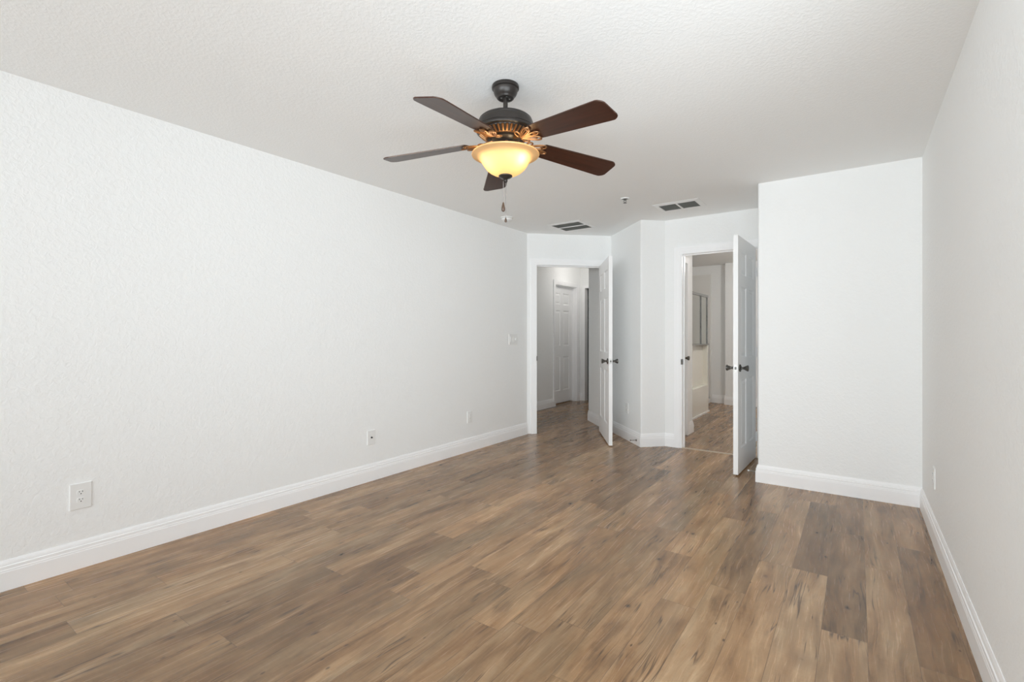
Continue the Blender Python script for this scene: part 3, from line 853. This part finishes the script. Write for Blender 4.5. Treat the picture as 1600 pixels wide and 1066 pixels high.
# pull chains: z of fobs read off their heights below the bowl
rdir = Vector((cos(.6185), sin(.6185)))
def pull_chain(off, z0, z1, fl, fr):
    p = rdir * off
    bm = bmesh.new(); tube(bm, [(p.x * .4, p.y * .4, zf(1.972)), (p.x, p.y, zf(1.965)), (p.x, p.y, zf(z1 + .004))], .0011, 6)
    n = int((z0 - z1) / .0055)
    for k in range(n):
        z = z0 - (k + .5) * (z0 - z1) / n
        bmesh.ops.create_icosphere(bm, subdivisions=1, radius=.0019, matrix=Matrix.Translation((p.x, p.y, zf(z))))
    ch = link('pull_chain', bm, M['chain'], fan, smooth=True)
    bm = bmesh.new()
    lathe(bm, [(r * fr, zf(z1) - h * fl) for r, h in ((.18, 0), (.3, .05), (.45, .16), (.72, .40), (.95, .62), (1.0, .76), (.86, .90), (.5, .98), (.05, 1.0))], 24, p.x, p.y, 0)
    link('fob', bm, M['fob'], ch, smooth=True)
pull_chain(-.011, 1.965, 1.862, .048, .0095)
pull_chain(.0015, 1.965, 1.786, .025, .0062)

# blades
def blade_mesh():
    bm = bmesh.new()
    r0, r1 = .185, .633
    out = []
    def half(r):
        u = (r - r0) / (r1 - r0)
        return .054 + .020 * u
    # outline, counter-clockwise
    pts = []
    n = 14
    for k in range(n + 1):
        r = r0 + .02 + (r1 - .045 - r0 - .02) * k / n; pts.append((r, -half(r)))
    hw = half(r1)
    for k in range(1, 9):
        a_ = -pi / 2 + (pi / 2) * k / 8; pts.append((r1 - .045 + .045 * cos(a_) , -hw + .03 + .03 * sin(a_)))
    for k in range(0, 8):
        a_ = (pi / 2) * k / 8; pts.append((r1 - .045 + .045 * cos(a_), hw - .03 + .03 * sin(a_)))
    for k in range(n + 1):
        r = r1 - .045 - (r1 - .045 - r0 - .02) * k / n; pts.append((r, half(r)))
    for k in range(1, 8):
        a_ = pi / 2 + pi * k / 8; pts.append((r0 + .02 + .02 * cos(a_), .054 * sin(a_)))
    t = .0055
    lo = [bm.verts.new((x, y, -t / 2)) for x, y in pts]; hi = [bm.verts.new((x, y, t / 2)) for x, y in pts]
    m_ = len(pts)
    bm.faces.new(lo); bm.faces.new(hi)
    for k in range(m_): bm.faces.new((lo[k], lo[(k + 1) % m_], hi[(k + 1) % m_], hi[k]))
    edges = [e for e in bm.edges if abs(e.verts[0].co.z - e.verts[1].co.z) < 1e-6]
    bmesh.ops.bevel(bm, geom=edges, offset=.0016, segments=2, affect='EDGES', profile=.5)
    return bm

def leaf(cx, cy, L_, W_, ang, z, n=26, curl=0.0):
    pts = []
    for k in range(n + 1):
        t = k / n * 2 * pi
        x = L_ * (1 - cos(t)) / 2; y = W_ * sin(t) * (0.45 + 0.55 * (1 - cos(t)) / 2)
        y += curl * x * x
        pts.append((cx + x * cos(ang) - y * sin(ang), cy + x * sin(ang) + y * cos(ang), z))
    return pts
def iron_mesh():
    """filigree bracket lying under the blade root, reaching in to the motor"""
    bm = bmesh.new()
    zb = -.0085
    drop = .006   # blade hangs this far below the flywheel
    arm = [(.062, 0, drop), (.085, 0, drop - .004), (.105, 0, -.001), (.124, 0, -.005), (.146, 0, -.0075), (.180, 0, zb)]
    tube(bm, arm, [.011, .010, .009, .008, .0075, .007], 10, .7)
    for s in (-1, 1):
        # long pointed leaf loop sweeping out to the blade edge, with its inner vein
        tube(bm, leaf(.118, s * .004, .098, .021, s * .46, zb), .0046, 8, .8)
        tube(bm, leaf(.130, s * .008, .066, .009, s * .46, zb), .0026, 8, .8)
        # small round loop at the shoulder
        tube(bm, leaf(.106, s * .010, .042, .015, s * 1.05, -.007), .0042, 8, .8)
    tube(bm, leaf(.150, 0, .078, .014, 0, zb), .0044, 8, .8)
    # pad screwed to the blade
    lathe(bm, [(.012, -.0025), (.012, -.009), (.008, -.012)], 16, .205, 0, 0)
    for s in (-1, 1): lathe(bm, [(.008, -.0025), (.008, -.009), (.004, -.011)], 12, .190, s * .030, 0)
    return bm

blade_root = None
ZBL = 2.168
for k in range(5):
    ang = R(-83.5 + 72 * k)
    if k == 0:
        b0 = link('blade', blade_mesh(), M['blade'], fan)
        i0 = link('blade_iron', iron_mesh(), M['gold'], b0, smooth=True)
        i0['label'] = 'scrolled antique bronze blade bracket'
        bl = b0
    else:
        bl = b0.copy(); col.objects.link(bl); bl.parent = fan
        ii = i0.copy(); col.objects.link(ii); ii.parent = bl
    bl.location = (0, 0, zf(ZBL))
    # counter-clockwise edge hangs lower and the tip droops a little
    bl.rotation_euler = (R(-12), R(5), ang)
